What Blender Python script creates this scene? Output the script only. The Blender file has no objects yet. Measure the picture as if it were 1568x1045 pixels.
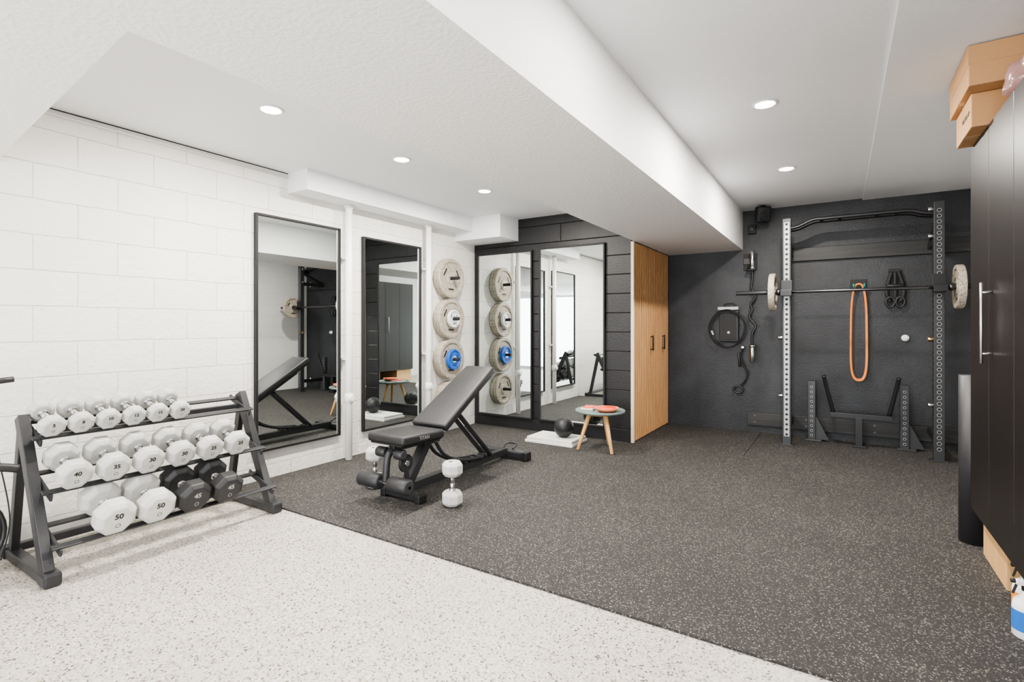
import bpy, bmesh, math, random
from mathutils import Vector, Matrix, noise
random.seed(4)
V=Vector
# ------------------------------------------------------------------ materials
def newmat(name):
    m=bpy.data.materials.new(name); m.use_nodes=True
    nt=m.node_tree; b=nt.nodes['Principled BSDF']
    return m,nt,b
def simple(name,col,rough=0.5,metal=0.0,bump=0,bscale=80,var=0.0,emit=0,coat=0,trans=0):
    m,nt,b=newmat(name)
    b.inputs['Base Color'].default_value=(*col,1)
    b.inputs['Roughness'].default_value=rough
    b.inputs['Metallic'].default_value=metal
    if coat: b.inputs['Coat Weight'].default_value=coat
    if trans: b.inputs['Transmission Weight'].default_value=trans
    if emit:
        b.inputs['Emission Color'].default_value=(*col,1)
        b.inputs['Emission Strength'].default_value=emit
    tc=nt.nodes.new('ShaderNodeTexCoord')
    n=nt.nodes.new('ShaderNodeTexNoise'); n.inputs['Scale'].default_value=bscale
    n.inputs['Detail'].default_value=3
    nt.links.new(tc.outputs['Object'],n.inputs['Vector'])
    if bump:
        bp=nt.nodes.new('ShaderNodeBump'); bp.inputs['Strength'].default_value=bump
        bp.inputs['Distance'].default_value=0.004
        nt.links.new(n.outputs['Fac'],bp.inputs['Height']); nt.links.new(bp.outputs['Normal'],b.inputs['Normal'])
    if var:
        mx=nt.nodes.new('ShaderNodeMix'); mx.data_type='RGBA'
        mx.inputs[6].default_value=(*[c*(1-var) for c in col],1)
        mx.inputs[7].default_value=(*[min(1,c*(1+var)) for c in col],1)
        nt.links.new(n.outputs['Fac'],mx.inputs[0]); nt.links.new(mx.outputs[2],b.inputs['Base Color'])
    return m
def fleck(name,base,stops,scale,rough=0.6,bump=0.2,patch=0.0):
    m,nt,b=newmat(name)
    b.inputs['Roughness'].default_value=rough
    tc=nt.nodes.new('ShaderNodeTexCoord')
    v=nt.nodes.new('ShaderNodeTexVoronoi'); v.inputs['Scale'].default_value=scale
    nt.links.new(tc.outputs['Object'],v.inputs['Vector'])
    s=nt.nodes.new('ShaderNodeSeparateColor'); nt.links.new(v.outputs['Color'],s.inputs[0])
    r=nt.nodes.new('ShaderNodeValToRGB'); r.color_ramp.interpolation='CONSTANT'
    r.color_ramp.elements[0].position=0; r.color_ramp.elements[0].color=(*base,1)
    r.color_ramp.elements[1].position=stops[0][0]; r.color_ramp.elements[1].color=(*stops[0][1],1)
    for p,c in stops[1:]:
        e=r.color_ramp.elements.new(p); e.color=(*c,1)
    nt.links.new(s.outputs[0],r.inputs[0])
    out=r.outputs[0]
    if patch:
        n2=nt.nodes.new('ShaderNodeTexNoise'); n2.inputs['Scale'].default_value=1.3; n2.inputs['Detail'].default_value=5
        nt.links.new(tc.outputs['Object'],n2.inputs['Vector'])
        mr=nt.nodes.new('ShaderNodeMapRange'); mr.inputs[1].default_value=.3; mr.inputs[2].default_value=.7; mr.inputs[3].default_value=1-patch; mr.inputs[4].default_value=1+patch
        nt.links.new(n2.outputs['Fac'],mr.inputs[0])
        vm=nt.nodes.new('ShaderNodeVectorMath'); vm.operation='SCALE'; nt.links.new(out,vm.inputs[0]); nt.links.new(mr.outputs[0],vm.inputs['Scale']); out=vm.outputs[0]
    nt.links.new(out,b.inputs['Base Color'])
    if bump:
        bp=nt.nodes.new('ShaderNodeBump'); bp.inputs['Strength'].default_value=bump; bp.inputs['Distance'].default_value=0.002
        nt.links.new(v.outputs['Distance'],bp.inputs['Height']); nt.links.new(bp.outputs['Normal'],b.inputs['Normal'])
    return m
def blockwall(name,col,mortar,axis,rough,nb,nscale,bw=0.4,bh=0.2,mort=0.006,blotch=0.1,zoff=0.0,bstr=0.5,wob=0.0):
    m,nt,b=newmat(name); b.inputs['Roughness'].default_value=rough
    L=nt.links.new
    tc=nt.nodes.new('ShaderNodeTexCoord'); sp=nt.nodes.new('ShaderNodeSeparateXYZ'); L(tc.outputs['Object'],sp.inputs[0])
    cb=nt.nodes.new('ShaderNodeCombineXYZ'); L(sp.outputs[axis],cb.inputs[0])
    ad=nt.nodes.new('ShaderNodeMath'); ad.inputs[1].default_value=zoff; L(sp.outputs[2],ad.inputs[0]); L(ad.outputs[0],cb.inputs[1])
    vec=cb.outputs[0]
    if wob:
        wn=nt.nodes.new('ShaderNodeTexNoise'); wn.inputs['Scale'].default_value=9; wn.inputs['Detail'].default_value=4; L(tc.outputs['Object'],wn.inputs['Vector'])
        sc=nt.nodes.new('ShaderNodeVectorMath'); sc.operation='SCALE'; sc.inputs['Scale'].default_value=wob; L(wn.outputs['Color'],sc.inputs[0])
        av=nt.nodes.new('ShaderNodeVectorMath'); av.operation='ADD'; L(cb.outputs[0],av.inputs[0]); L(sc.outputs[0],av.inputs[1]); vec=av.outputs[0]
    br=nt.nodes.new('ShaderNodeTexBrick'); L(vec,br.inputs['Vector'])
    br.inputs['Scale'].default_value=1; br.inputs['Brick Width'].default_value=bw; br.inputs['Row Height'].default_value=bh
    br.inputs['Mortar Size'].default_value=mort; br.inputs['Mortar Smooth'].default_value=1.0
    br.inputs['Color1'].default_value=(*col,1); br.inputs['Color2'].default_value=(*[c*0.98 for c in col],1)
    br.inputs['Mortar'].default_value=(*mortar,1)
    n=nt.nodes.new('ShaderNodeTexNoise'); n.inputs['Scale'].default_value=nscale; n.inputs['Detail'].default_value=5
    L(tc.outputs['Object'],n.inputs['Vector'])
    n2=nt.nodes.new('ShaderNodeTexNoise'); n2.inputs['Scale'].default_value=2.5; n2.inputs['Detail'].default_value=6
    L(tc.outputs['Object'],n2.inputs['Vector'])
    mr=nt.nodes.new('ShaderNodeMapRange'); mr.inputs[1].default_value=.3; mr.inputs[2].default_value=.7
    mr.inputs[3].default_value=1-blotch; mr.inputs[4].default_value=1+blotch; L(n2.outputs['Fac'],mr.inputs[0])
    vm=nt.nodes.new('ShaderNodeVectorMath'); vm.operation='SCALE'; L(br.outputs['Color'],vm.inputs[0]); L(mr.outputs[0],vm.inputs['Scale'])
    L(vm.outputs[0],b.inputs['Base Color'])
    b1=nt.nodes.new('ShaderNodeBump'); b1.invert=True; b1.inputs['Strength'].default_value=bstr; b1.inputs['Distance'].default_value=0.006
    L(br.outputs['Fac'],b1.inputs['Height'])
    b2=nt.nodes.new('ShaderNodeBump'); b2.inputs['Strength'].default_value=nb; b2.inputs['Distance'].default_value=0.006
    L(n.outputs['Fac'],b2.inputs['Height']); L(b1.outputs['Normal'],b2.inputs['Normal']); L(b2.outputs['Normal'],b.inputs['Normal'])
    return m
def wood(name,c1,c2,rough=0.45,sc=(40,40,2.5)):
    m,nt,b=newmat(name); b.inputs['Roughness'].default_value=rough
    L=nt.links.new
    tc=nt.nodes.new('ShaderNodeTexCoord'); mp=nt.nodes.new('ShaderNodeMapping'); mp.inputs['Scale'].default_value=sc
    L(tc.outputs['Object'],mp.inputs[0])
    n=nt.nodes.new('ShaderNodeTexNoise'); n.inputs['Scale'].default_value=1; n.inputs['Detail'].default_value=6; L(mp.outputs[0],n.inputs['Vector'])
    r=nt.nodes.new('ShaderNodeValToRGB'); r.color_ramp.elements[0].position=.3; r.color_ramp.elements[1].position=.7
    r.color_ramp.elements[0].color=(*c1,1); r.color_ramp.elements[1].color=(*c2,1)
    L(n.outputs['Fac'],r.inputs[0]); L(r.outputs[0],b.inputs['Base Color'])
    return m

M={}
M['white']=simple('white_paint',(.82,.83,.85),.6,bump=.4,bscale=110)
M['beamwhite']=simple('beam_paint',(.82,.82,.825),.6,bump=.8,bscale=55)
M['left']=blockwall('white_block_wall',(.83,.815,.785),(.755,.74,.71),1,.65,.9,38,bh=.2,zoff=.08,mort=.0035,blotch=.035,bstr=.7,wob=.014)
M['rearw']=blockwall('white_block_wall_x',(.80,.80,.79),(.70,.69,.68),0,.5,.25,90,mort=.004,blotch=.02)
M['blackblock']=blockwall('black_board_wall',(.012,.012,.0135),(.003,.003,.003),0,.45,.35,60,bw=2.6,bh=.2,zoff=.06,mort=.006,blotch=.25,bstr=1.0)
M['blackwall']=blockwall('black_rough_wall',(.020,.022,.026),(.016,.017,.020),0,.42,.55,120,bw=.9,bh=.4,mort=.004,blotch=.5,bstr=.12)
M['mat']=fleck('rubber_floor',(.027,.0255,.0245),[(.50,(.019,.018,.017)),(.80,(.060,.056,.052)),(.92,(.19,.175,.155))],215,.85,.2,.15)
M['epoxy']=fleck('flake_epoxy',(.46,.435,.385),[(.45,(.56,.535,.49)),(.66,(.375,.345,.295)),(.86,(.25,.22,.18)),(.94,(.10,.09,.08))],150,.38,.05,.06)
M['concrete']=simple('driveway_concrete',(.5,.49,.47),.9,bump=.3,bscale=20,var=.1)
M['mirror']=simple('mirror_glass',(.76,.80,.79),.0,1.0)
M['blackmetal']=simple('black_powdercoat',(.014,.014,.016),.38,bump=.1,bscale=300)
M['greymetal']=simple('grey_powdercoat',(.032,.034,.037),.4,bump=.1,bscale=300)
M['charcoal']=simple('charcoal_frame',(.024,.025,.028),.4,bump=.1,bscale=300)
M['steel']=simple('steel',(.62,.62,.62),.25,1.0)
M['darksteel']=simple('dark_steel',(.12,.12,.125),.35,1.0)
M['strip']=simple('label_and_sheen_grey',(.36,.37,.38),.4,.3)
M['vinyl']=simple('black_vinyl',(.020,.020,.022),.42,bump=.25,bscale=500)
M['foam']=simple('foam_roller',(.028,.028,.031),.45,bump=.25,bscale=250)
M['dbwhite']=simple('dumbbell_white',(.50,.50,.485),.42,var=.12,bscale=30)
M['dbblack']=simple('dumbbell_black',(.018,.018,.020),.45)
M['chrome']=simple('chrome',(.7,.7,.7),.2,1.0)
M['ink']=simple('label_ink',(.015,.015,.015),.6)
M['plate']=fleck('plate_cream_fleck',(.42,.375,.31),[(.55,(.31,.265,.205)),(.75,(.52,.475,.41)),(.9,(.13,.10,.08))],160,.6,.1)
M['whiteplastic']=simple('white_plastic',(.78,.78,.77),.4)
M['blue']=simple('blue_plate',(.01,.12,.55),.45)
M['wood']=wood('oak_slats',(.50,.265,.115),(.64,.375,.18))
M['woodback']=wood('oak_backing',(.17,.08,.03),(.24,.12,.05))
M['edge']=wood('light_edge',(.64,.52,.40),(.72,.60,.48))
M['stoolwood']=wood('beech_leg',(.62,.34,.14),(.74,.45,.20))
M['ply']=wood('plywood',(.60,.35,.15),(.70,.44,.20))
M['cab']=wood('espresso_laminate',(.007,.0055,.005),(.013,.010,.009),.36,(60,60,1.2))
M['stringer']=wood('black_stained_lumber',(.010,.010,.011),(.032,.031,.030),.5,(2,30,30))
M['card']=simple('cardboard',(.47,.265,.125),.8,bump=.1,bscale=60,var=.06)
M['tape']=simple('packing_tape',(.54,.35,.19),.25)
M['bag']=simple('pink_plastic_bag',(.55,.33,.30),.2,trans=.5,bump=.6,bscale=20)
M['orange']=simple('orange_band',(.80,.25,.05),.5)
M['teal']=simple('teal_hook',(.02,.30,.25),.5)
M['stooltop']=simple('grey_green_top',(.15,.20,.185),.4,var=.08)
M['red']=simple('red_plastic',(.75,.07,.02),.4)
M['salmon']=simple('salmon_plastic',(.80,.25,.14),.4)
M['paper']=simple('paper',(.66,.66,.64),.7)
M['label']=simple('blue_label',(.02,.14,.50),.5)
M['orlabel']=simple('orange_label',(.85,.30,.03),.5)
M['lamp']=simple('lamp_diffuser',(1,.97,.92),.5,emit=40)
M['black']=simple('matte_black',(.010,.010,.011),.6)
M['brass']=simple('brass',(.6,.42,.2),.3,1.0)
M['pipe']=simple('painted_pipe',(.82,.81,.79),.35)

# ------------------------------------------------------------------ builder
def rotm(x,y,z):
    m=Matrix.Identity(3)
    m.col[0]=x; m.col[1]=y; m.col[2]=z
    return m
class Ob:
    def __init__(s,name): s.name=name; s.bm=bmesh.new(); s.mats=[]
    def mi(s,mat):
        if mat not in s.mats: s.mats.append(mat)
        return s.mats.index(mat)
    def add(s,t,mat,smooth=False,Mx=None):
        if Mx is not None: bmesh.ops.transform(t,matrix=Mx,verts=t.verts)
        i=s.mi(mat)
        for f in t.faces: f.material_index=i; f.smooth=smooth
        me=bpy.data.meshes.new('tmp'); t.to_mesh(me); t.free(); s.bm.from_mesh(me); bpy.data.meshes.remove(me)
    def box(s,lo,hi,mat,bev=.003,seg=2):
        lo=V(lo);hi=V(hi); s.obox((lo+hi)/2,[abs(a) for a in (hi-lo)],mat,None,bev,seg)
    def obox(s,c,size,mat,R=None,bev=.003,seg=2,taper=None):
        t=bmesh.new(); bmesh.ops.create_cube(t,size=1)
        for v in t.verts:
            if taper and v.co.x>0: v.co.y*=taper
            v.co=V((v.co.x*size[0],v.co.y*size[1],v.co.z*size[2]))
        if bev>0:
            bev=min(bev,min(size)*.45)
            bmesh.ops.bevel(t,geom=t.edges[:],offset=bev,segments=seg,profile=.5,affect='EDGES')
        Mx=Matrix.Translation(V(c))@((R.to_4x4()) if R is not None else Matrix.Identity(4))
        s.add(t,mat,bev>.015,Mx)
    def beam(s,p1,p2,w,h,mat,up=(0,0,1),bev=.004,seg=2,taper=None):
        p1=V(p1);p2=V(p2); x=(p2-p1).normalized(); up=V(up)
        if abs(x.dot(up))>.98: up=V((0,1,0))
        y=up.cross(x).normalized(); z=x.cross(y)
        s.obox((p1+p2)/2,((p2-p1).length,w,h),mat,rotm(x,y,z),bev,seg,taper)
    def lathe(s,prof,mat,Mx,n=40,smooth=True):
        t=bmesh.new(); rings=[]
        for r,z in prof:
            if r<1e-6: rings.append([t.verts.new((0,0,z))])
            else: rings.append([t.verts.new((r*math.cos(2*math.pi*k/n),r*math.sin(2*math.pi*k/n),z)) for k in range(n)])
        for a,b in zip(rings[:-1],rings[1:]):
            for k in range(n):
                k2=(k+1)%n
                if len(a)==1 and len(b)==1: continue
                if len(a)==1: t.faces.new((a[0],b[k],b[k2]))
                elif len(b)==1: t.faces.new((a[k],b[0],a[k2]))
                else: t.faces.new((a[k],b[k],b[k2],a[k2]))
        bmesh.ops.recalc_face_normals(t,faces=t.faces)
        s.add(t,mat,smooth,Mx)
    def cyl(s,p1,p2,r,mat,n=24,r2=None,ch=.002):
        p1=V(p1);p2=V(p2);d=p2-p1;L=d.length;r2=r if r2 is None else r2
        q=d.to_track_quat('Z','Y').to_matrix().to_4x4()
        ch=min(ch,r*.4,L*.3,r2*.4)
        prof=[(0,0),(r-ch,0),(r,ch),(r2,L-ch),(r2-ch,L),(0,L)]
        s.lathe2(prof,mat,Matrix.Translation(p1)@q,n)
    def lathe2(s,prof,mat,Mx,n):
        t=bmesh.new(); rings=[]
        for r,z in prof:
            if r<1e-6: rings.append([t.verts.new((0,0,z))])
            else: rings.append([t.verts.new((r*math.cos(2*math.pi*k/n),r*math.sin(2*math.pi*k/n),z)) for k in range(n)])
        for i,(a,b) in enumerate(zip(rings[:-1],rings[1:])):
            for k in range(n):
                k2=(k+1)%n
                if len(a)==1: f=t.faces.new((a[0],b[k],b[k2]))
                elif len(b)==1: f=t.faces.new((a[k],b[0],a[k2]))
                else: f=t.faces.new((a[k],b[k],b[k2],a[k2]))
        bmesh.ops.recalc_face_normals(t,faces=t.faces)
        i0=len(s.bm.faces)
        s.add(t,mat,False,Mx)
        s.bm.faces.ensure_lookup_table()
        for j in range(i0,len(s.bm.faces)):
            f=s.bm.faces[j]
            if len(f.verts)==4: f.smooth=True
    def sphere(s,c,r,mat,sc=(1,1,1),R=None):
        t=bmesh.new(); bmesh.ops.create_uvsphere(t,u_segments=32,v_segments=20,radius=r)
        for v in t.verts: v.co=V((v.co.x*sc[0],v.co.y*sc[1],v.co.z*sc[2]))
        s.add(t,mat,True,Matrix.Translation(V(c))@((R.to_4x4()) if R is not None else Matrix.Identity(4)))
    def prism(s,pts,z0,z1,mat,Mx=None,bev=0,seg=2):
        t=bmesh.new(); a=[t.verts.new((x,y,z0)) for x,y in pts]; b=[t.verts.new((x,y,z1)) for x,y in pts]
        t.faces.new(a[::-1]); t.faces.new(b); n=len(pts)
        for k in range(n): t.faces.new((a[k],a[(k+1)%n],b[(k+1)%n],b[k]))
        bmesh.ops.recalc_face_normals(t,faces=t.faces)
        if bev: bmesh.ops.bevel(t,geom=t.edges[:],offset=bev,segments=seg,profile=.5,affect='EDGES')
        s.add(t,mat,False,Mx)
    def tube(s,pts,r,mat,closed=False,n=10,flat=None):
        pts=[V(p) for p in pts]; t=bmesh.new(); N=len(pts); rings=[]
        prev=None
        for i,p in enumerate(pts):
            if closed: d=pts[(i+1)%N]-pts[i-1]
            else: d=pts[min(i+1,N-1)]-pts[max(i-1,0)]
            d.normalize()
            if prev is None:
                u=V((0,1,0)) if abs(d.y)<.9 else V((1,0,0))
                u=(u-d*u.dot(d)).normalized()
            else: u=(prev-d*prev.dot(d)).normalized()
            prev=u; w=d.cross(u)
            f=flat or 1
            rings.append([t.verts.new(p+u*r*f*math.cos(2*math.pi*k/n)+w*r*math.sin(2*math.pi*k/n)) for k in range(n)])
        for i in range(N if closed else N-1):
            a=rings[i]; b=rings[(i+1)%N]
            for k in range(n): t.faces.new((a[k],a[(k+1)%n],b[(k+1)%n],b[k]))
        if not closed: t.faces.new(rings[0]); t.faces.new(rings[-1][::-1])
        bmesh.ops.recalc_face_normals(t,faces=t.faces)
        s.add(t,mat,True)
    def text(s,txt,size,mat,Mx,extr=.0006,off=0):
        cu=bpy.data.curves.new('t','FONT'); cu.body=txt; cu.size=size; cu.extrude=extr; cu.offset=off; cu.align_x='CENTER'; cu.align_y='CENTER'
        o=bpy.data.objects.new('t',cu); bpy.context.scene.collection.objects.link(o)
        bpy.context.view_layer.update()
        me=bpy.data.meshes.new_from_object(o.evaluated_get(bpy.context.evaluated_depsgraph_get()))
        t=bmesh.new(); t.from_mesh(me); s.add(t,mat,False,Mx)
        bpy.data.meshes.remove(me); bpy.data.objects.remove(o); bpy.data.curves.remove(cu)
    def done(s,recenter=True):
        me=bpy.data.meshes.new(s.name)
        if recenter:
            co=[v.co for v in s.bm.verts]
            c=V(((min(v.x for v in co)+max(v.x for v in co))/2,(min(v.y for v in co)+max(v.y for v in co))/2,min(v.z for v in co)))
            bmesh.ops.translate(s.bm,verts=s.bm.verts,vec=-c)
        else: c=V((0,0,0))
        s.bm.to_mesh(me); s.bm.free()
        for m in s.mats: me.materials.append(m)
        o=bpy.data.objects.new(s.name,me); o.location=c
        bpy.context.scene.collection.objects.link(o)
        return o
def crom(P,n=8,closed=False):
    P=[V(p) for p in P]; out=[]; N=len(P)
    rng=range(N) if closed else range(N-1)
    for i in rng:
        if closed: a,b,c,d=P[i-1],P[i],P[(i+1)%N],P[(i+2)%N]
        else: a,b,c,d=P[max(i-1,0)],P[i],P[i+1],P[min(i+2,N-1)]
        for k in range(n):
            t=k/n
            out.append(.5*((2*b)+(-a+c)*t+(2*a-5*b+4*c-d)*t*t+(-a+3*b-3*c+d)*t**3))
    if not closed: out.append(P[-1])
    return out
def slab(name,lo,hi,mat):
    o=Ob(name); o.box(lo,hi,mat,0); return o.done(False)

# ------------------------------------------------------------------ room shell
XL,XR,YB,YF=-3.78,1.30,6.38,-3.0
YM=5.10
ZL,ZR,ZB=2.44,2.51,2.07
slab('floor',(XL-.2,YF-.2,-.15),(XR+.2,YB+.2,0),M['epoxy'])
o=Ob('rubber_gym_mat')
o.box((XL+.002,2.05,0),(XR-.002,YB-.002,.010),M['mat'],0)
o.box((-.744,5.14,.009),(-.738,YB-.003,.0103),M['black'],0)
o.box((-.744,5.14,.009),(-.66,5.145,.0103),M['black'],0)
o.done(False)
slab('wall_left',(XL-.15,YF-.2,0),(XL,YB+.2,2.8),M['left'])
slab('wall_closet',(XL,YM,0),(-1.796,YM+.1,ZL),M['blackblock'])
slab('wall_back',(XL-.1,YB,0),(XR+.15,YB+.15,2.8),M['blackwall'])
slab('wall_right',(XR,YF-.2,0),(XR+.15,YB+.2,2.8),M['rearw'])
o=Ob('wall_front')
o.box((XL,YF-.15,0),(-3.2,YF,2.8),M['rearw'],0)
o.box((.9,YF-.15,0),(XR,YF,2.8),M['rearw'],0)
o.box((-3.2,YF-.15,2.1),(.9,YF,2.8),M['rearw'],0)
o.done(False)
slab('driveway_ground',(-12,-16,-.2),(9,YF-.15,-.02),M['concrete'])
slab('ceiling',(XL-.1,YF-.1,ZL),(-1.6,YB+.1,ZL+.2),M['white'])
o=Ob('ceiling_right')
o.box((-1.0,YF-.1,ZR),(.20,YB+.1,ZR+.2),M['white'],0)
o.box((.20,YF-.1,ZR-.018),(XR+.1,YB+.1,ZR+.2),M['white'],0)
o.done(False)
slab('ceiling_beam',(-1.77,YF,ZB),(-.93,YB,ZR+.1),M['beamwhite'])
o=Ob('ceiling_soffit')
o.prism([(-1.77,.676),(XL,.84),(XL,YF),(-1.77,YF)],ZB,ZL+.05,M['beamwhite'])
o.done(False)
o=Ob('ceiling_duct_soffit')
o.box((XL,2.56,2.28),(-3.53,4.72,ZL),M['white'],0)
o.box((XL,4.72,2.19),(-3.15,YM,ZL),M['white'],0)
o.done(False)
o=Ob('trim_conduit_shadow_gap')
o.tube([(XL+.012,.84,ZL-.035),(XL+.012,2.56,ZL-.035)],.006,M['pipe'])
o.box((XL,.84,ZL-.006),(XL+.006,2.56,ZL),M['charcoal'],0)  # dark strip painted in for the shadow gap under the ceiling
o.done()
for y,x,zt,zc in ((3.11,-3.70,2.28,.62),(4.17,-3.70,2.28,.62)):
    o=Ob('drain_pipe'); o.cyl((x,y,.011),(x,y,zt-.001),.031,M['pipe'])
    o.cyl((x,y,.52),(x,y,.60),.038,M['pipe']); o.cyl((x,y,.56),(x+.05,y,.56),.026,M['pipe'])
    o.cyl((x,y,zt-.03),(x,y,zt-.001),.04,M['pipe'])
    for z in (.9,1.8): o.box((XL+.001,y-.035,z),(x,y+.035,z+.02),M['pipe'],.002)
    o.done()

# ------------------------------------------------------------------ downlights
def downlight(x,y,z,P):
    o=Ob('recessed_downlight')
    o.lathe([(.052,-.002),(.056,-.007),(.066,-.006),(.070,0),(.052,0),(.052,-.002)],M['whiteplastic'],Matrix.Translation((x,y,z)))
    o.lathe([(0,-.010),(.045,-.008),(.052,-.002),(.052,0),(0,0)],M['lamp'],Matrix.Translation((x,y,z)))
    o.done()
    l=bpy.data.lights.new('downlight_lamp','AREA'); l.shape='DISK'; l.size=.10; l.energy=P; l.color=(1,.94,.86)
    lo=bpy.data.objects.new('downlight_lamp',l); lo.location=(x,y,z-.012); bpy.context.scene.collection.objects.link(lo)
PW=32
for y in (1.75,2.79,3.85): downlight(-2.74,y,ZL,PW)
for y in (3.36,4.83): downlight(-.37,y,ZR,PW)
for y in (1.9,.4,-1.1): downlight(-.37,y,ZR,16)  # unseen downlights, added as fill light
for y in (-.3,-1.8): downlight(-2.74,y,ZB,10)  # unseen soffit downlights, likewise added for fill

# ------------------------------------------------------------------ mirrors
def mirror_left(y0,y1,z0,z1):
    o=Ob('wall_mirror'); x=XL+.0005; w=.018; d=.035
    o.box((x,y0,z0),(x+d,y0+w,z1),M['black'],.002); o.box((x,y1-w,z0),(x+d,y1,z1),M['black'],.002)
    o.box((x,y0+w,z0),(x+d,y1-w,z0+w),M['black'],.002); o.box((x,y0+w,z1-w),(x+d,y1-w,z1),M['black'],.002)
    o.box((x+.003,y0+w*.8,z0+w*.8),(x+.022,y1-w*.8,z1-w*.8),M['mirror'],0)
    o.done()
def mirror_back(x0,x1,z0,z1):
    o=Ob('wall_mirror'); y=YM-.0005; w=.018; d=.035
    o.box((x0,y-d,z0),(x0+w,y,z1),M['black'],.002); o.box((x1-w,y-d,z0),(x1,y,z1),M['black'],.002)
    o.box((x0+w,y-d,z0),(x1-w,y,z0+w),M['black'],.002); o.box((x0+w,y-d,z1-w),(x1-w,y,z1),M['black'],.002)
    o.box((x0+w*.8,y-.022,z0+w*.8),(x1-w*.8,y-.003,z1-w*.8),M['mirror'],0)
    o.done()
mirror_left(2.27,3.06,.23,2.07); mirror_left(3.32,4.11,.215,2.04)
mirror_back(-3.72,-2.95,.14,2.07); mirror_back(-2.86,-2.07,.14,2.08)

# ------------------------------------------------------------------ closet
o=Ob('slatted_closet')
o.box((-1.86,YM+.101,.012),(-1.795,YB-.003,ZB-.004),M['woodback'],0)
for (a,b) in ((YM+.02,5.735),(5.741,YB-.01)):
    o.box((-1.795,a,.02),(-1.784,b,ZB-.006),M['woodback'],0)
    n=int(round((b-a)/.062)); st=(b-a)/n
    for k in range(n):
        o.box((-1.786,a+k*st+.012,.02),(-1.770,a+(k+1)*st-.012,ZB-.006),M['wood'],.003,1)
o.box((-1.795,YM-.012,.012),(-1.765,YM+.018,ZB-.004),M['edge'],.002)
for y in (5.66,6.10):
    o.cyl((-1.74,y,.93),(-1.74,y,1.10),.008,M['black'])
    for z in (.945,1.085): o.cyl((-1.772,y,z),(-1.74,y,z),.006,M['black'])
o.done()

# ------------------------------------------------------------------ dumbbells
def dumbbell(front,axis,up,span,r,hl,mat,label,sides=8):
    ax=V(axis).normalized(); up=V(up); y=(up-ax*up.dot(ax)).normalized(); x=y.cross(ax)
    R=rotm(x,y,ax).to_4x4(); Mx=Matrix.Translation(V(front))@R
    o=Ob('dumbbell')
    A=math.pi/sides
    def head(z0,z1):
        t=bmesh.new(); prof=[(r*.66,z0),(r*.76,z0+hl*.03),(r*.985,z0+hl*.22),(r,z0+hl*.3),(r,z1-hl*.3),(r*.985,z1-hl*.22),(r*.76,z1-hl*.03),(r*.66,z1)]
        rings=[[t.verts.new((q/math.cos(A)*math.cos(A+2*A*k),q/math.cos(A)*math.sin(A+2*A*k),z)) for k in range(sides)] for q,z in prof]
        for a,b in zip(rings[:-1],rings[1:]):
            for k in range(sides): t.faces.new((a[k],a[(k+1)%sides],b[(k+1)%sides],b[k]))
        t.faces.new(rings[0][::-1]); t.faces.new(rings[-1])
        bmesh.ops.recalc_face_normals(t,faces=t.faces)
        bmesh.ops.bevel(t,geom=t.edges[:],offset=r*.04,segments=1,affect='EDGES')
        o.add(t,mat,False,Mx)
    head(-hl,0); head(-span-hl,-span)
    a=Mx@V((0,0,-hl*.9)); b=Mx@V((0,0,-span-hl*.1)); m=(a+b)/2
    o.cyl(a,m,.014,M['chrome'],r2=.017); o.cyl(m,b,.017,M['chrome'],r2=.014)
    o.cyl(Mx@V((0,0,-hl*.95)),Mx@V((0,0,-hl-.012)),.022,M['chrome'])
    o.cyl(Mx@V((0,0,-span+.012)),Mx@V((0,0,-span-hl*.05)),.022,M['chrome'])
    col=M['ink'] if mat is M['dbwhite'] else M['strip']
    o.text(label,r*.44,col,Mx@Matrix.Translation((0,r*.28,.0006)),off=r*.012)
    o.lathe([(r*.10,.0006),(r*.13,.0006)],col,Mx@Matrix.Translation((0,-r*.30,0)),16,False)
    return o.done()
tiers=[((-3.28,.694),(-3.44,.759),.165,.053,.060,[.94+.118*i for i in range(6)],['5','8','10','12','15','20']),
       ((-3.125,.463),(-3.32,.536),.180,.070,.085,[.985+.161*i for i in range(6)],['40','35','30','30','25','25']),
       ((-2.99,.242),(-3.206,.315),.190,.085,.105,[1.105+.184*i for i in range(4)],['50','50','45','45'])]
rails=[]
for ti,(f,rr,span,r,hl,ys,labs) in enumerate(tiers):
    d=V((f[0]-rr[0],0,f[1]-rr[1])).normalized(); n=V((-d.z,0,d.x))
    if n.z<0: n=-n
    for i,y in enumerate(ys):
        mat=M['dbblack'] if (ti==2 and i>=2) else M['dbwhite']
        dumbbell((f[0],y,f[1]),d,n,span,r,hl,mat,labs[i])
    F=V((f[0],0,f[1]))
    p1=F-d*hl*.5-n*(r+.0075); p2=F-d*(hl*.5+span)-n*(r+.0075)
    rails.append((p1,p2,d,n))
o=Ob('dumbbell_rack')
Y0,Y1=.87,1.99
for y in (Y0,Y1):
    o.beam((-3.11,y,.03),(-3.47,y,.745),.045,.065,M['charcoal'],up=(1,0,0))
    o.beam((-3.60,y,.03),(-3.455,y,.70),.035,.05,M['charcoal'],up=(1,0,0))
    o.beam((-3.06,y,.028),(-3.66,y,.028),.055,.045,M['charcoal'],bev=.006)
    o.box((-3.13,y-.035,.001),(-3.04,y+.035,.065),M['charcoal'],.012)
    o.box((-3.69,y-.035,.001),(-3.62,y+.035,.06),M['charcoal'],.01)
o.beam((-3.62,Y0,.05),(-3.62,Y1,.05),.04,.04,M['charcoal'])
o.beam((-3.45,Y0,.66),(-3.45,Y1,.66),.03,.03,M['charcoal'])
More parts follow.
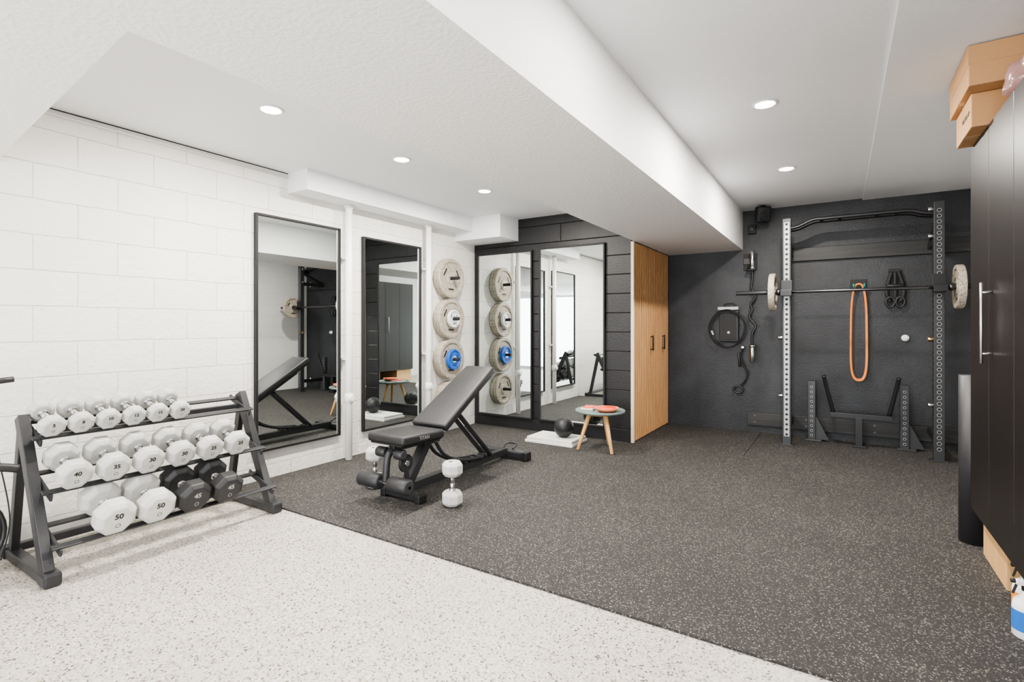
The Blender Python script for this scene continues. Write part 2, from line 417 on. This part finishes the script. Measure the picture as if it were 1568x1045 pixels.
for (p1,p2,d,n) in rails:
    for p in (p1,p2):
        a=V((p.x,Y0,p.z)); b=V((p.x,Y1,p.z))
        o.beam(a,b,.034,.010,M['charcoal'],up=n,bev=.002)
    for y in (Y0+.03,Y1-.03):
        a=p1+d*.03-n*.018; b=p2-d*.06-n*.018
        o.beam((a.x,y,a.z),(b.x,y,b.z),.012,.035,M['charcoal'],up=n)
o.done()
def standing(x,y,lab):
    dumbbell((x,y,.305),(0,0,1),(0,-1,0),.195,.066,.098,M['dbwhite'],lab)
standing(-2.17,2.68,'25'); standing(-2.90,2.68,'25')

# ------------------------------------------------------------------ bench
o=Ob('adjustable_weight_bench'); cx=-2.55
BM=M['charcoal']
o.beam((cx,2.44,.450),(cx,2.86,.435),.34,.06,M['vinyl'],bev=.018,seg=3)
o.beam((cx,2.45,.415),(cx,2.85,.400),.29,.012,M['black'])
o.beam((cx,2.875,.462),(cx,3.53,.845),.33,.06,M['vinyl'],bev=.018,seg=3,taper=.86)
dd=V((0,.655,.383)).normalized(); nn=V((0,-dd.z,dd.y))
o.beam(V((cx,2.90,.475))-nn*.042,V((cx,3.50,.825))-nn*.042,.27,.012,M['black'],taper=.86)
o.beam(V((cx,2.88,.455))-nn*.07,V((cx,3.42,.77))-nn*.07,.05,.05,BM)
o.beam((cx,2.50,.380),(cx,2.93,.375),.05,.05,BM)
o.beam((cx,2.60,.075),(cx,3.90,.075),.06,.06,BM)
o.beam((cx,2.64,.09),(cx,2.86,.38),.06,.07,BM,up=(1,0,0))
for sx in (-.04,.04):
    o.obox((cx+sx,2.87,.40),(.008,.16,.11),BM,bev=.003)
    o.beam((cx+sx,3.62,.10),(cx+sx,3.17,.52),.02,.045,BM,up=(1,0,0))
    o.tube(crom([(cx+sx,2.90,.36),(cx+sx,3.0,.24),(cx+sx,3.2,.15),(cx+sx,3.5,.11)],6),.014,BM)
for k in range(5):
    t=k/5; o.cyl((cx-.045,3.28+t*.34,.115),(cx+.045,3.28+t*.34,.115),.012,BM)
o.cyl((cx-.07,2.88,.40),(cx+.07,2.88,.40),.018,M['steel'])
o.beam((cx-.24,3.92,.055),(cx+.21,3.92,.055),.07,.06,BM,bev=.012)
for sx in (-.24,.21): o.box((cx+sx-.03,3.875,.0101),(cx+sx+.03,3.965,.09),M['black'],.012)
o.beam((cx-.15,2.60,.045),(cx+.17,2.60,.045),.06,.045,BM,bev=.01)
for sx in (-.15,.17): o.box((cx+sx-.025,2.56,.0101),(cx+sx+.025,2.64,.07),M['black'],.01)
o.tube(crom([(cx,2.52,.375),(cx,2.47,.33),(cx,2.455,.25),(cx,2.45,.165)],6),.024,BM)
o.cyl((cx-.235,2.45,.158),(cx+.215,2.45,.158),.013,M['steel'])
for a,b in ((-.24,-.04),(.04,.215)): o.cyl((cx+a,2.45,.158),(cx+b,2.45,.158),.052,M['foam'],ch=.012)
for a,b in ((-.13,-.04),(.04,.12)): o.cyl((cx+a,2.50,.345),(cx+b,2.50,.345),.035,M['foam'],ch=.01)
o.cyl((cx+.026,2.60,.26),(cx+.045,2.60,.26),.062,BM); o.cyl((cx+.045,2.60,.26),(cx+.055,2.60,.26),.02,M['steel'])
o.beam((cx+.036,2.60,.26),(cx+.036,2.48,.36),.012,.03,BM,up=(1,0,0))
o.beam((cx+.036,2.60,.26),(cx+.036,2.62,.09),.012,.04,BM,up=(0,1,0))
o.tube(crom([(cx-.05,3.95,.09),(cx-.05,4.02,.12),(cx+.05,4.02,.12),(cx+.05,3.95,.09)],6),.009,BM)
o.text('TITAN',.034,M['strip'],Matrix.Translation((cx+.1715,2.64,.443))@rotm(V((0,1,-.04)),V((0,0,1)),V((1,0,0))).to_4x4())
o.done()

# ------------------------------------------------------------------ weight plates
def plate_mesh(o,c,ax,r,th,mat,hub=M['steel']):
    q=V(ax).to_track_quat('Z','Y').to_matrix().to_4x4(); Mx=Matrix.Translation(V(c))@q; h=th/2; k=.0245
    o.lathe([(k,-h*.8),(r*.30,-h*.8),(r*.34,-h*.45),(r*.78,-h*.45),(r*.83,-h),(r*.97,-h),(r,-h*.75),(r,h*.75),(r*.97,h),(r*.83,h),(r*.78,h*.45),(r*.34,h*.45),(r*.30,h*.8),(k,h*.8),(k,-h*.8)],mat,Mx,48,False)
    o.lathe([(k-.002,-h*.84),(k+.012,-h*.84),(k+.012,h*.84),(k-.002,h*.84),(k-.002,-h*.84)],hub,Mx,24,False)
    for j in range(3):
        a=j*2*math.pi/3+.5
        for sg in (-1,1):
            c2=Mx@V((r*.56*math.cos(a),r*.56*math.sin(a),sg*h*.46))
            u=Mx.to_3x3()@V((-math.sin(a),math.cos(a),0)); w=Mx.to_3x3()@V((math.cos(a),math.sin(a),0))
            o.obox(c2,(r*.40,r*.09,.003),M['ink'],rotm(u,w,u.cross(w)),.001)
def wallplate(z,r,thick,extra=None):
    y=4.54
    pg=Ob('plate_storage_peg')
    pg.box((XL+.0005,y-.05,z-.06),(XL+.008,y+.05,z+.06),M['black']); pg.cyl((XL+.008,y,z),(XL+.20,y,z),.019,M['black'])
    pg.done()
    x=XL+.012+thick/2
    for i in range(2):
        o=Ob('bumper_plate'); plate_mesh(o,(x,y,z),(1,0,0),r,thick,M['plate']); o.done(); x+=thick+.002
    x-=thick/2
    if extra:
        m,rr,t=extra
        o=Ob('weight_plate'); plate_mesh(o,(x+t/2,y,z),(1,0,0),rr,t,m); o.done()
wallplate(1.74,.222,.045); wallplate(1.285,.222,.045,(M['whiteplastic'],.10,.035)); wallplate(.83,.222,.045,(M['blue'],.115,.035)); wallplate(.385,.20,.045)

# ------------------------------------------------------------------ stool, mats, ball
sx,sy=-1.95,4.66
o=Ob('side_stool')
o.lathe([(0,.372),(.225,.372),(.238,.378),(.238,.392),(.232,.398),(.222,.395),(.215,.388),(0,.388)],M['stooltop'],Matrix.Translation((sx,sy,0)),48)
for a in (90,-38,-142):
    a=math.radians(a); dx,dy=math.cos(a),math.sin(a)
    o.cyl((sx+dx*.22,sy+dy*.22,.0150),(sx+dx*.10,sy+dy*.10,.372),.014,M['stoolwood'],r2=.022)
o.cyl((sx,sy,.35),(sx,sy,.373),.13,M['stoolwood'])
o.done()
o=Ob('serving_bowl')
o.lathe([(0,0),(.07,0),(.10,.02),(.115,.040),(.110,.040),(.095,.022),(0,.008)],M['salmon'],Matrix.Translation((sx+.08,sy-.03,.389)),40)
o.lathe([(0,.026),(.085,.026),(.09,.034),(.08,.044),(0,.05)],M['red'],Matrix.Translation((sx+.08,sy-.03,.389)),40)
o.done()
o=Ob('notebook'); o.obox((sx-.12,sy+.02,.3985),(.12,.18,.018),M['paper'],Matrix.Rotation(.1,3,'Z'),.002); o.obox((sx-.12,sy+.02,.412),(.10,.15,.008),M['red'],Matrix.Rotation(.2,3,'Z'),.002); o.done()
o=Ob('folded_exercise_pad')
o.box((-2.74,4.56,.0102),(-2.20,4.92,.040),M['paper'],.006); o.box((-2.72,4.57,.0405),(-2.21,4.91,.070),M['paper'],.006); o.done()
o=Ob('medicine_ball'); o.sphere((-2.37,4.72,.172),.101,M['dbblack'])
for a in range(3):
    R=Matrix.Rotation(a*math.pi/3,3,'Z'); o.tube([V((-2.37,4.72,.172))+R@V((.1012*math.cos(t*math.pi/16),0,.1012*math.sin(t*math.pi/16))) for t in range(32)],.0012,M['charcoal'],closed=True,n=6)
o.done()

# ------------------------------------------------------------------ power rack
o=Ob('squat_rack'); YP=5.86; XA,XB=-.445,.739; hw=.038
for X,top in ((XA,2.28),(XB,2.30)):
    o.box((X-hw,YP-hw,.0102),(X+hw,YP+hw,top),M['greymetal'],.004)
    if X<0: o.box((X-hw*.62,YP-hw-.0012,.10),(X+hw*.62,YP-hw+.001,top-.04),M['strip'],0)  # light reflected on the left post's face, painted as a pale strip
    z=.12
    while z<top-.05:
        o.cyl((X,YP-hw-.0022,z),(X,YP-hw,z),.0125,M['black'],n=12,ch=.0002)
        if X>0: o.lathe([(.0125,-.001),(.0165,-.001),(.0165,.001),(.0125,.001)],M['strip'],Matrix.Translation((X,YP-hw-.0012,z))@Matrix.Rotation(math.pi/2,4,'X'),16,False)
        sgn=1 if X<0 else -1
        o.cyl((X+sgn*hw,YP,z),(X+sgn*(hw+.0015),YP,z),.0115,M['black'],n=12,ch=.0002)
        z+=.05
    o.box((X-.06,YP-.05,.0101),(X+.06,YP+.05,.022),M['greymetal'],.003)
    for zz in (1.97,.20):
        o.beam((X,YP+hw,zz),(X,YB-.050,zz),.05,.06,M['blackmetal'])
        o.cyl((X,YP+.20,zz-.05),(X,YP+.20,zz+.05),.018,M['steel'])
    o.beam((X,YP+hw,2.16),(X,YB-.052,1.99),.04,.04,M['blackmetal'])
    o.box((X-.05,YP-hw-.09,1.50),(X+.05,YP-hw-.003,1.525),M['blackmetal'],.003)
    o.box((X-.05,YP-hw-.095,1.50),(X+.05,YP-hw-.083,1.56),M['blackmetal'],.003)
    o.box((X-.05,YP-hw-.012,1.50),(X+.05,YP-hw-.002,1.66),M['blackmetal'],.003)
    o.cyl((X-.075,YP,1.085),(X-.03,YP,1.085),.022,M['brass' if X>0 else 'steel'])
    o.cyl((X-.075,YP,.50),(X-.03,YP,.50),.018,M['steel'])
for zz in (2.24,2.0): o.cyl((XB-.075,YP,zz),(XB-.03,YP,zz),.02,M['steel'])
for yo in (0,.13):
    o.tube(crom([(XA,YP+yo,2.18),(XA+.10,YP+yo,2.195),(XA+.22,YP+yo,2.245),(XA+.34,YP+yo,2.25),(.147,YP+yo,2.25),(XB-.34,YP+yo,2.25),(XB-.20,YP+yo,2.245),(XB-.1,YP+yo,2.215),(XB,YP+yo,2.20)],8),.019,M['blackmetal'])
for x in (-.15,0,.30,.45): o.cyl((x,YP,2.25),(x,YP+.13,2.25),.015,M['blackmetal'])
for x in (XA,XB): o.box((x-.02,YP,2.15),(x+.02,YP+.16,2.23),M['blackmetal'])
o.done()
o=Ob('stringer_board')
o.box((-.50,YB-.045,1.90),(1.20,YB-.001,2.04),M['stringer'],.004)
o.done()
o=Ob('stringer_board')
o.box((-.88,YB-.045,.09),(.95,YB-.001,.235),M['stringer'],.004)
for x in (-.8,-.3,.3,.8):
    for z in (.13,.2): o.cyl((x,YB-.048,z),(x,YB-.044,z),.012,M['darksteel'],n=6)
o.done()
yb,zb=YP-hw-.045,1.5405
o=Ob('barbell')
o.cyl((-.50,yb,zb),(.80,yb,zb),.0145,M['darksteel'])
o.cyl((-.905,yb,zb),(-.50,yb,zb),.022,M['charcoal']); o.cyl((.80,yb,zb),(1.20,yb,zb),.022,M['charcoal'])
for x in (-.53,.80): o.cyl((x,yb,zb),(x+.03,yb,zb),.034,M['darksteel'])
o.done()
for x in (-.565,.865):
    o=Ob('bumper_plate'); plate_mesh(o,(x,yb,zb),(1,0,0),.188,.055,M['plate']); o.done()

o=Ob('dip_bar_attachment'); y=6.10
o.tube(crom([(-.13,y-.10,.71),(-.115,y-.07,.62),(-.05,y,.33)],6),.019,M['blackmetal'])
o.tube(crom([(.47,y-.10,.715),(.455,y-.07,.62),(.40,y,.33)],6),.019,M['blackmetal'])
o.beam((-.08,y,.315),(.43,y,.315),.05,.05,M['blackmetal']); o.box((.13,y-.03,.03),(.19,y+.03,.30),M['blackmetal'])
o.box((.10,y-.05,.0102),(.22,y+.05,.035),M['blackmetal'])
o.beam((.16,y,.20),(.16,y+.20,.20),.04,.04,M['blackmetal'])
o.done()
for X in (-.243,.527):
    o=Ob('rack_extension_upright'); y=6.21
    o.box((X-.035,y-.03,.0102),(X+.035,y+.03,.63),M['greymetal'],.004)
    o.box((X-.06,y-.05,.0102),(X+.09,y+.05,.03),M['greymetal'],.004)
    o.prism([(0,0),(.12,0),(.0,.25)],-.005,.005,M['greymetal'],Matrix.Translation((X+.033,y,.03))@Matrix.Rotation(math.pi/2,4,'X'))
    for k in range(11): o.cyl((X,y-.0325,.07+.05*k),(X,y-.030,.07+.05*k),.013,M['strip'],n=12,ch=.0002); o.cyl((X,y-.034,.07+.05*k),(X,y-.0323,.07+.05*k),.009,M['black'],n=12,ch=.0002)
    o.done()
o=Ob('resistance_band'); bx=.166; yy=YB-.09
pts=[]
for k in range(48):
    a=2*math.pi*k/48
    c,s_=math.cos(a),math.sin(a)
    pts.append((bx+.068*math.copysign(abs(c)**.7,c)*(1+.15*s_*-1),yy,1.14+.49*math.copysign(abs(s_)**.55,s_)))
o.tube(pts,.009,M['orange'],closed=True,flat=.6)
o.tube([(p[0]*.9+bx*.1,yy+.02,p[2]*.985+.022) for p in pts],.006,M['orange'],closed=True,flat=.6)
o.done()
o=Ob('band_hook'); o.box((bx-.07,YB-.012,1.58),(bx+.07,YB-.001,1.68),M['black'])
for d in(-.045,.045): o.tube(crom([(bx+d,YB-.01,1.60),(bx+d,YB-.06,1.592),(bx+d,YB-.12,1.598),(bx+d,YB-.13,1.63)],5),.009,M['teal'])
o.done()
o=Ob('suspension_straps'); hx=.465; hy=YB-.05
o.box((hx-.05,YB-.03,1.72),(hx+.05,YB-.001,1.77),M['black'])
for d in (-.045,0,.045):
    o.tube(crom([(hx+d*.6,hy,1.74),(hx+d*1.3,hy,1.62),(hx+d*1.5,hy-.01,1.52),(hx+d*.8,hy,1.44)],6),.018,M['black'],flat=.5)
for d in(-.04,.04):
    o.tube([(hx+d+.035*math.cos(t*math.pi/8),hy-.01,1.44+.05*math.sin(t*math.pi/8)) for t in range(16)],.011,M['vinyl'],closed=True)
o.cyl((hx-.07,hy-.02,1.60),(hx+.07,hy-.02,1.60),.018,M['vinyl'])
o.done()
o=Ob('wall_case')
o.box((-1.17,YB-.07,1.02),(-.965,YB-.001,1.38),M['greymetal'],.015); o.box((-1.15,YB-.075,1.04),(-.985,YB-.068,1.35),M['black'],.003)
o.box((-1.19,YB-.075,1.385),(-.965,YB-.001,1.425),M['strip'],.008); o.tube(crom([(-1.12,YB-.05,1.42),(-1.11,YB-.05,1.455),(-1.02,YB-.05,1.455),(-1.01,YB-.05,1.42)],5),.007,M['black'])
o.cyl((-1.07,YB-.077,1.13),(-1.07,YB-.074,1.13),.015,M['strip'])
o.done()
o=Ob('coiled_cable')
for j in range(3):
    r1=.178+.010*j; pts=[]
    for k in range(40):
        a=2*math.pi*k/40
        pts.append((-1.08+(r1)*math.cos(a)+.006*math.sin(3*a+j),YB-.085-.008*(j%2),1.17+(r1+.02)*math.sin(a)+.008*math.cos(2*a+j)))
    o.tube(pts,.005,M['black'],closed=True,n=8)
o.beam((-1.23,YB-.095,1.10),(-1.25,YB-.095,1.15),.025,.02,M['strip'])
o.done()
o=Ob('curl_bar'); ex=-.82; ey=YB-.09
o.cyl((ex,ey,2.04),(ex,ey,1.85),.024,M['steel']); o.cyl((ex,ey,.98),(ex,ey,.80),.024,M['steel'])
o.cyl((ex,ey,1.86),(ex,ey,1.84),.034,M['steel']);o.cyl((ex,ey,.99),(ex,ey,.97),.034,M['steel'])
o.tube(crom([(ex,ey,1.85),(ex,ey,1.72),(ex-.005,ey,1.62),(ex+.04,ey,1.54),(ex-.015,ey,1.45),(ex,ey,1.38),(ex-.03,ey,1.30),(ex+.035,ey,1.20),(ex,ey,1.12),(ex,ey,.98)],6),.014,M['blackmetal'])
o.done()
o=Ob('bar_hanger'); o.box((ex-.10,YB-.012,1.83),(ex+.04,YB-.001,2.02),M['black']); o.tube(crom([(ex-.05,YB-.01,1.88),(ex-.05,YB-.09,1.825),(ex-.036,YB-.125,1.825),(ex+.03,YB-.13,1.83)],5),.010,M['greymetal'])
o.box((ex-.1,YB-.03,1.90),(ex-.03,YB-.01,1.97),M['greymetal']);o.done()
o=Ob('cable_handle'); hx=-.925; hy=YB-.04
o.tube(crom([(hx,hy,.96),(hx-.02,hy,.86),(hx+.01,hy,.76),(hx+.05,hy,.66),(hx+.02,hy,.58),(hx-.03,hy,.52)],6),.010,M['black'])
o.cyl((hx-.045,hy,.90),(hx-.03,hy,.74),.012,M['vinyl']); o.tube([(hx-.05+.05*math.cos(t*math.pi/8),hy,.48+.04*math.sin(t*math.pi/8)) for t in range(16)],.012,M['vinyl'],closed=True)
o.box((hx-.015,YB-.05,.95),(hx+.015,YB-.001,.975),M['steel'])
o.done()
o=Ob('wall_knob'); o.cyl((.547,YB-.03,1.085),(.547,YB-.001,1.085),.032,M['whiteplastic'],ch=.006); o.cyl((.547,YB-.05,1.085),(.547,YB-.03,1.085),.018,M['whiteplastic']); o.done()
o=Ob('ceiling_speaker')
o.obox((-.70,6.16,2.41),(.14,.13,.17),M['black'],Matrix.Rotation(.35,3,'Z')@Matrix.Rotation(.2,3,'X'),.02,3)
o.cyl((-.68,6.085,2.38),(-.672,6.078,2.379),.05,M['charcoal']); o.cyl((-.70,6.18,2.46),(-.70,6.18,ZR-.0005),.025,M['black'])
o.done()
o=Ob('junction_box'); o.box((-.87,YB-.04,2.24),(-.79,YB-.001,2.34),M['black'],.006); o.cyl((-.83,YB-.045,2.29),(-.83,YB-.04,2.29),.02,M['charcoal']); o.done()

# ------------------------------------------------------------------ right cabinets
o=Ob('tall_cabinet'); CX=.605; C0,C1=1.55,3.60; Z0,Z1=.245,2.14
o.box((CX,C0,Z0),(1.20,C1,Z1),M['cab'],.002)
seams=[C1,3.21,2.80,2.39,1.97,C0]
for b,a in zip(seams[:-1],seams[1:]):
    o.box((CX-.02,a+.002,Z0+.001),(CX-.001,b-.002,Z1-.001),M['cab'],.002)
for y in (3.14,2.32):
    o.cyl((CX-.058,y,1.03),(CX-.058,y,1.40),.0065,M['steel'])
    for z in (1.075,1.355): o.cyl((CX-.021,y,z),(CX-.058,y,z),.0055,M['steel'])
o.box((.635,3.15,.0102),(1.15,3.595,Z0-.0005),M['ply'],.002)
o.box((.635,1.56,.0005),(1.15,2.0,Z0-.0005),M['ply'],.002)
o.done()
def cbox(name,lo,hi):
    o=Ob(name); o.box(lo,hi,M['card'],.004)
    ym=(lo[1]+hi[1])/2
    o.box((lo[0]-.0008,ym-.025,hi[2]-.06),(lo[0]+.01,ym+.025,hi[2]+.0008),M['tape'],0)
    o.box((lo[0]-.0008,ym-.025,lo[2]-.0008),(lo[0]+.01,ym+.025,lo[2]+.06),M['tape'],0)
    o.box((lo[0]+.01,ym-.025,lo[2]-.0008),(lo[0]+.06,ym+.025,lo[2]+.001),M['tape'],0)
    return o
o=cbox('cardboard_box',(.525,3.22,2.1415),(.92,3.58,2.30)); o.text('THIS SIDE UP',.03,M['ink'],Matrix.Translation((.5245,3.34,2.22))@rotm(V((0,-1,0)),V((0,0,1)),V((-1,0,0))).to_4x4()); o.done()
o=cbox('cardboard_box',(.500,3.12,2.302),(.95,3.60,2.485))
o.box((.498,3.118,2.40),(.952,3.602,2.4862),M['card'],.002)
o.done()
o=Ob('plastic_bag')
t=bmesh.new(); bmesh.ops.create_icosphere(t,subdivisions=4,radius=1)
for v in t.verts:
    k=1+.25*noise.noise(v.co*2.2)+.08*noise.noise(v.co*6)
    v.co=V((v.co.x*.14*k,v.co.y*.14*k,max(v.co.z*.12*k,-.085)))
o.add(t,M['bag'],True,Matrix.Translation((.73,2.91,2.2275)))
o.done()
o=Ob('foam_roller_mat')
mx,my=.625,3.77
sp=[]
for k in range(121):
    a=k/120*2*math.pi*4; r=.012+.060*k/120; sp.append((r*math.cos(a),r*math.sin(a)))
inner=[(x*(1-.010/max(.013,math.hypot(x,y))),y*(1-.010/max(.013,math.hypot(x,y)))) for x,y in sp]
t=bmesh.new()
va=[t.verts.new((x,y,0)) for x,y in sp]; vb=[t.verts.new((x,y,.92)) for x,y in sp]; ia=[t.verts.new((x,y,0)) for x,y in inner]; ib=[t.verts.new((x,y,.92)) for x,y in inner]
for k in range(120):
    t.faces.new((va[k],va[k+1],vb[k+1],vb[k])); t.faces.new((ia[k+1],ia[k],ib[k],ib[k+1])); t.faces.new((vb[k],vb[k+1],ib[k+1],ib[k])); t.faces.new((va[k+1],va[k],ia[k],ia[k+1]))
t.faces.new((va[120],ia[120],ib[120],vb[120]))
bmesh.ops.recalc_face_normals(t,faces=t.faces)
o.add(t,M['foam'],True,Matrix.Translation((mx,my,.0103)))
o.done()
def bottle(x,y,s=.76,lab='label'):
    o=Ob('spray_bottle'); T=Matrix.Translation((x,y,.0103))
    o.lathe([(0,0),(.040,0),(.045,.006),(.045,.15*s),(.040,.18*s),(.018,.215*s),(.015,.235*s),(0,.235*s)],M['whiteplastic'],T,32)
    o.lathe([(.0456,.04*s),(.0456,.14*s)],M[lab],T,32)
    z=.01+.235*s
    o.cyl((x,y,z-.002),(x,y,z+.018),.017,M['black'])
    o.beam((x-.035,y,z+.028),(x+.03,y,z+.028),.022,.022,M['whiteplastic'],bev=.006); o.cyl((x-.048,y,z+.029),(x-.032,y,z+.029),.008,M['black'])
    o.beam((x-.03,y,z+.02),(x-.042,y,z-.02),.012,.007,M['black'],up=(1,0,0))
    o.done()
bottle(.607,2.72); bottle(.70,2.60); bottle(.645,2.90,.76,'orlabel')

# ------------------------------------------------------------------ exercise bike at the left edge
o=Ob('exercise_bike'); bx=-3.36
o.cyl((bx-.02,.58,.24),(bx+.02,.58,.24),.19,M['black'],n=48); o.cyl((bx-.03,.58,.24),(bx+.03,.58,.24),.03,M['steel'])
o.tube([(bx+.024,.58+.195*math.cos(t*math.pi/16),.24+.195*math.sin(t*math.pi/16)) for t in range(32)],.010,M['blackmetal'],closed=True)
o.beam((bx-.22,.62,.03),(bx+.22,.62,.03),.06,.05,M['blackmetal']); o.beam((bx-.22,-.25,.03),(bx+.22,-.25,.03),.06,.05,M['blackmetal'])
o.beam((bx,.62,.045),(bx,-.25,.045),.05,.05,M['blackmetal'])
for s in (-.04,.04): o.beam((bx+s,.58,.24),(bx+s,.34,.55),.012,.04,M['blackmetal'],up=(1,0,0)); o.beam((bx+s,.62,.05),(bx+s,.58,.24),.012,.04,M['blackmetal'],up=(1,0,0))
o.beam((bx,.36,.50),(bx,.42,.90),.05,.05,M['blackmetal'],up=(0,1,0)); o.beam((bx,-.2,.05),(bx,-.02,.62),.05,.05,M['blackmetal'],up=(0,1,0)); o.beam((bx,.38,.52),(bx,-.12,.35),.05,.05,M['blackmetal'])
o.beam((bx,-.02,.60),(bx,-.05,.74),.03,.03,M['steel'],up=(0,1,0))
o.sphere((bx,-.06,.76),.13,M['vinyl'],(.85,1.1,.3)); o.sphere((bx,.08,.765),.08,M['vinyl'],(.45,1.4,.4))
o.tube(crom([(bx-.2,.70,.96),(bx-.2,.5,.93),(bx-.1,.43,.91),(bx,.42,.90),(bx+.1,.43,.91),(bx+.14,.5,.93),(bx+.13,.78,.955)],6),.014,M['foam'])
o.tube(crom([(bx+.10,.45,.90),(bx+.12,.70,.75),(bx+.11,.74,.56),(bx+.10,.775,.3),(bx+.03,.76,.1)],8),.003,M['black'],n=6)
o.tube(crom([(bx,.38,.54),(bx+.08,.55,.555),(bx+.11,.70,.56),(bx+.12,.80,.535)],6),.020,M['vinyl'])
o.cyl((bx-.09,.2,.32),(bx+.09,.2,.32),.02,M['steel']); o.beam((bx+.09,.2,.32),(bx+.09,.30,.20),.012,.025,M['steel'],up=(1,0,0)); o.box((bx+.095,.26,.17),(bx+.18,.35,.195),M['black'])
o.done()

# ------------------------------------------------------------------ lights, world, camera
l=bpy.data.lights.new('garage_door_daylight','AREA'); l.shape='RECTANGLE'; l.size=4.0; l.size_y=2.0; l.energy=120; l.color=(.98,.99,1)
lo=bpy.data.objects.new('garage_door_daylight',l); lo.location=(-1.15,YF+.35,1.05); lo.rotation_euler=(math.radians(104),0,0)
bpy.context.scene.collection.objects.link(lo)
w=bpy.data.worlds.new('sky'); bpy.context.scene.world=w; w.use_nodes=True
bg=w.node_tree.nodes['Background']; bg.inputs[0].default_value=(.85,.92,1,1); bg.inputs[1].default_value=1.2
cam=bpy.data.cameras.new('camera'); co=bpy.data.objects.new('camera',cam); bpy.context.scene.collection.objects.link(co)
co.location=(0,0,1.2); co.rotation_euler=(math.pi/2,0,math.radians(32.4)); cam.sensor_width=36; cam.lens=790/1568*36
cam.shift_y=-22.5/1568; cam.clip_start=.05
bpy.context.scene.camera=co
vs=bpy.context.scene.view_settings
vs.view_transform='AgX'; vs.look='AgX - Medium High Contrast'; vs.exposure=0.72
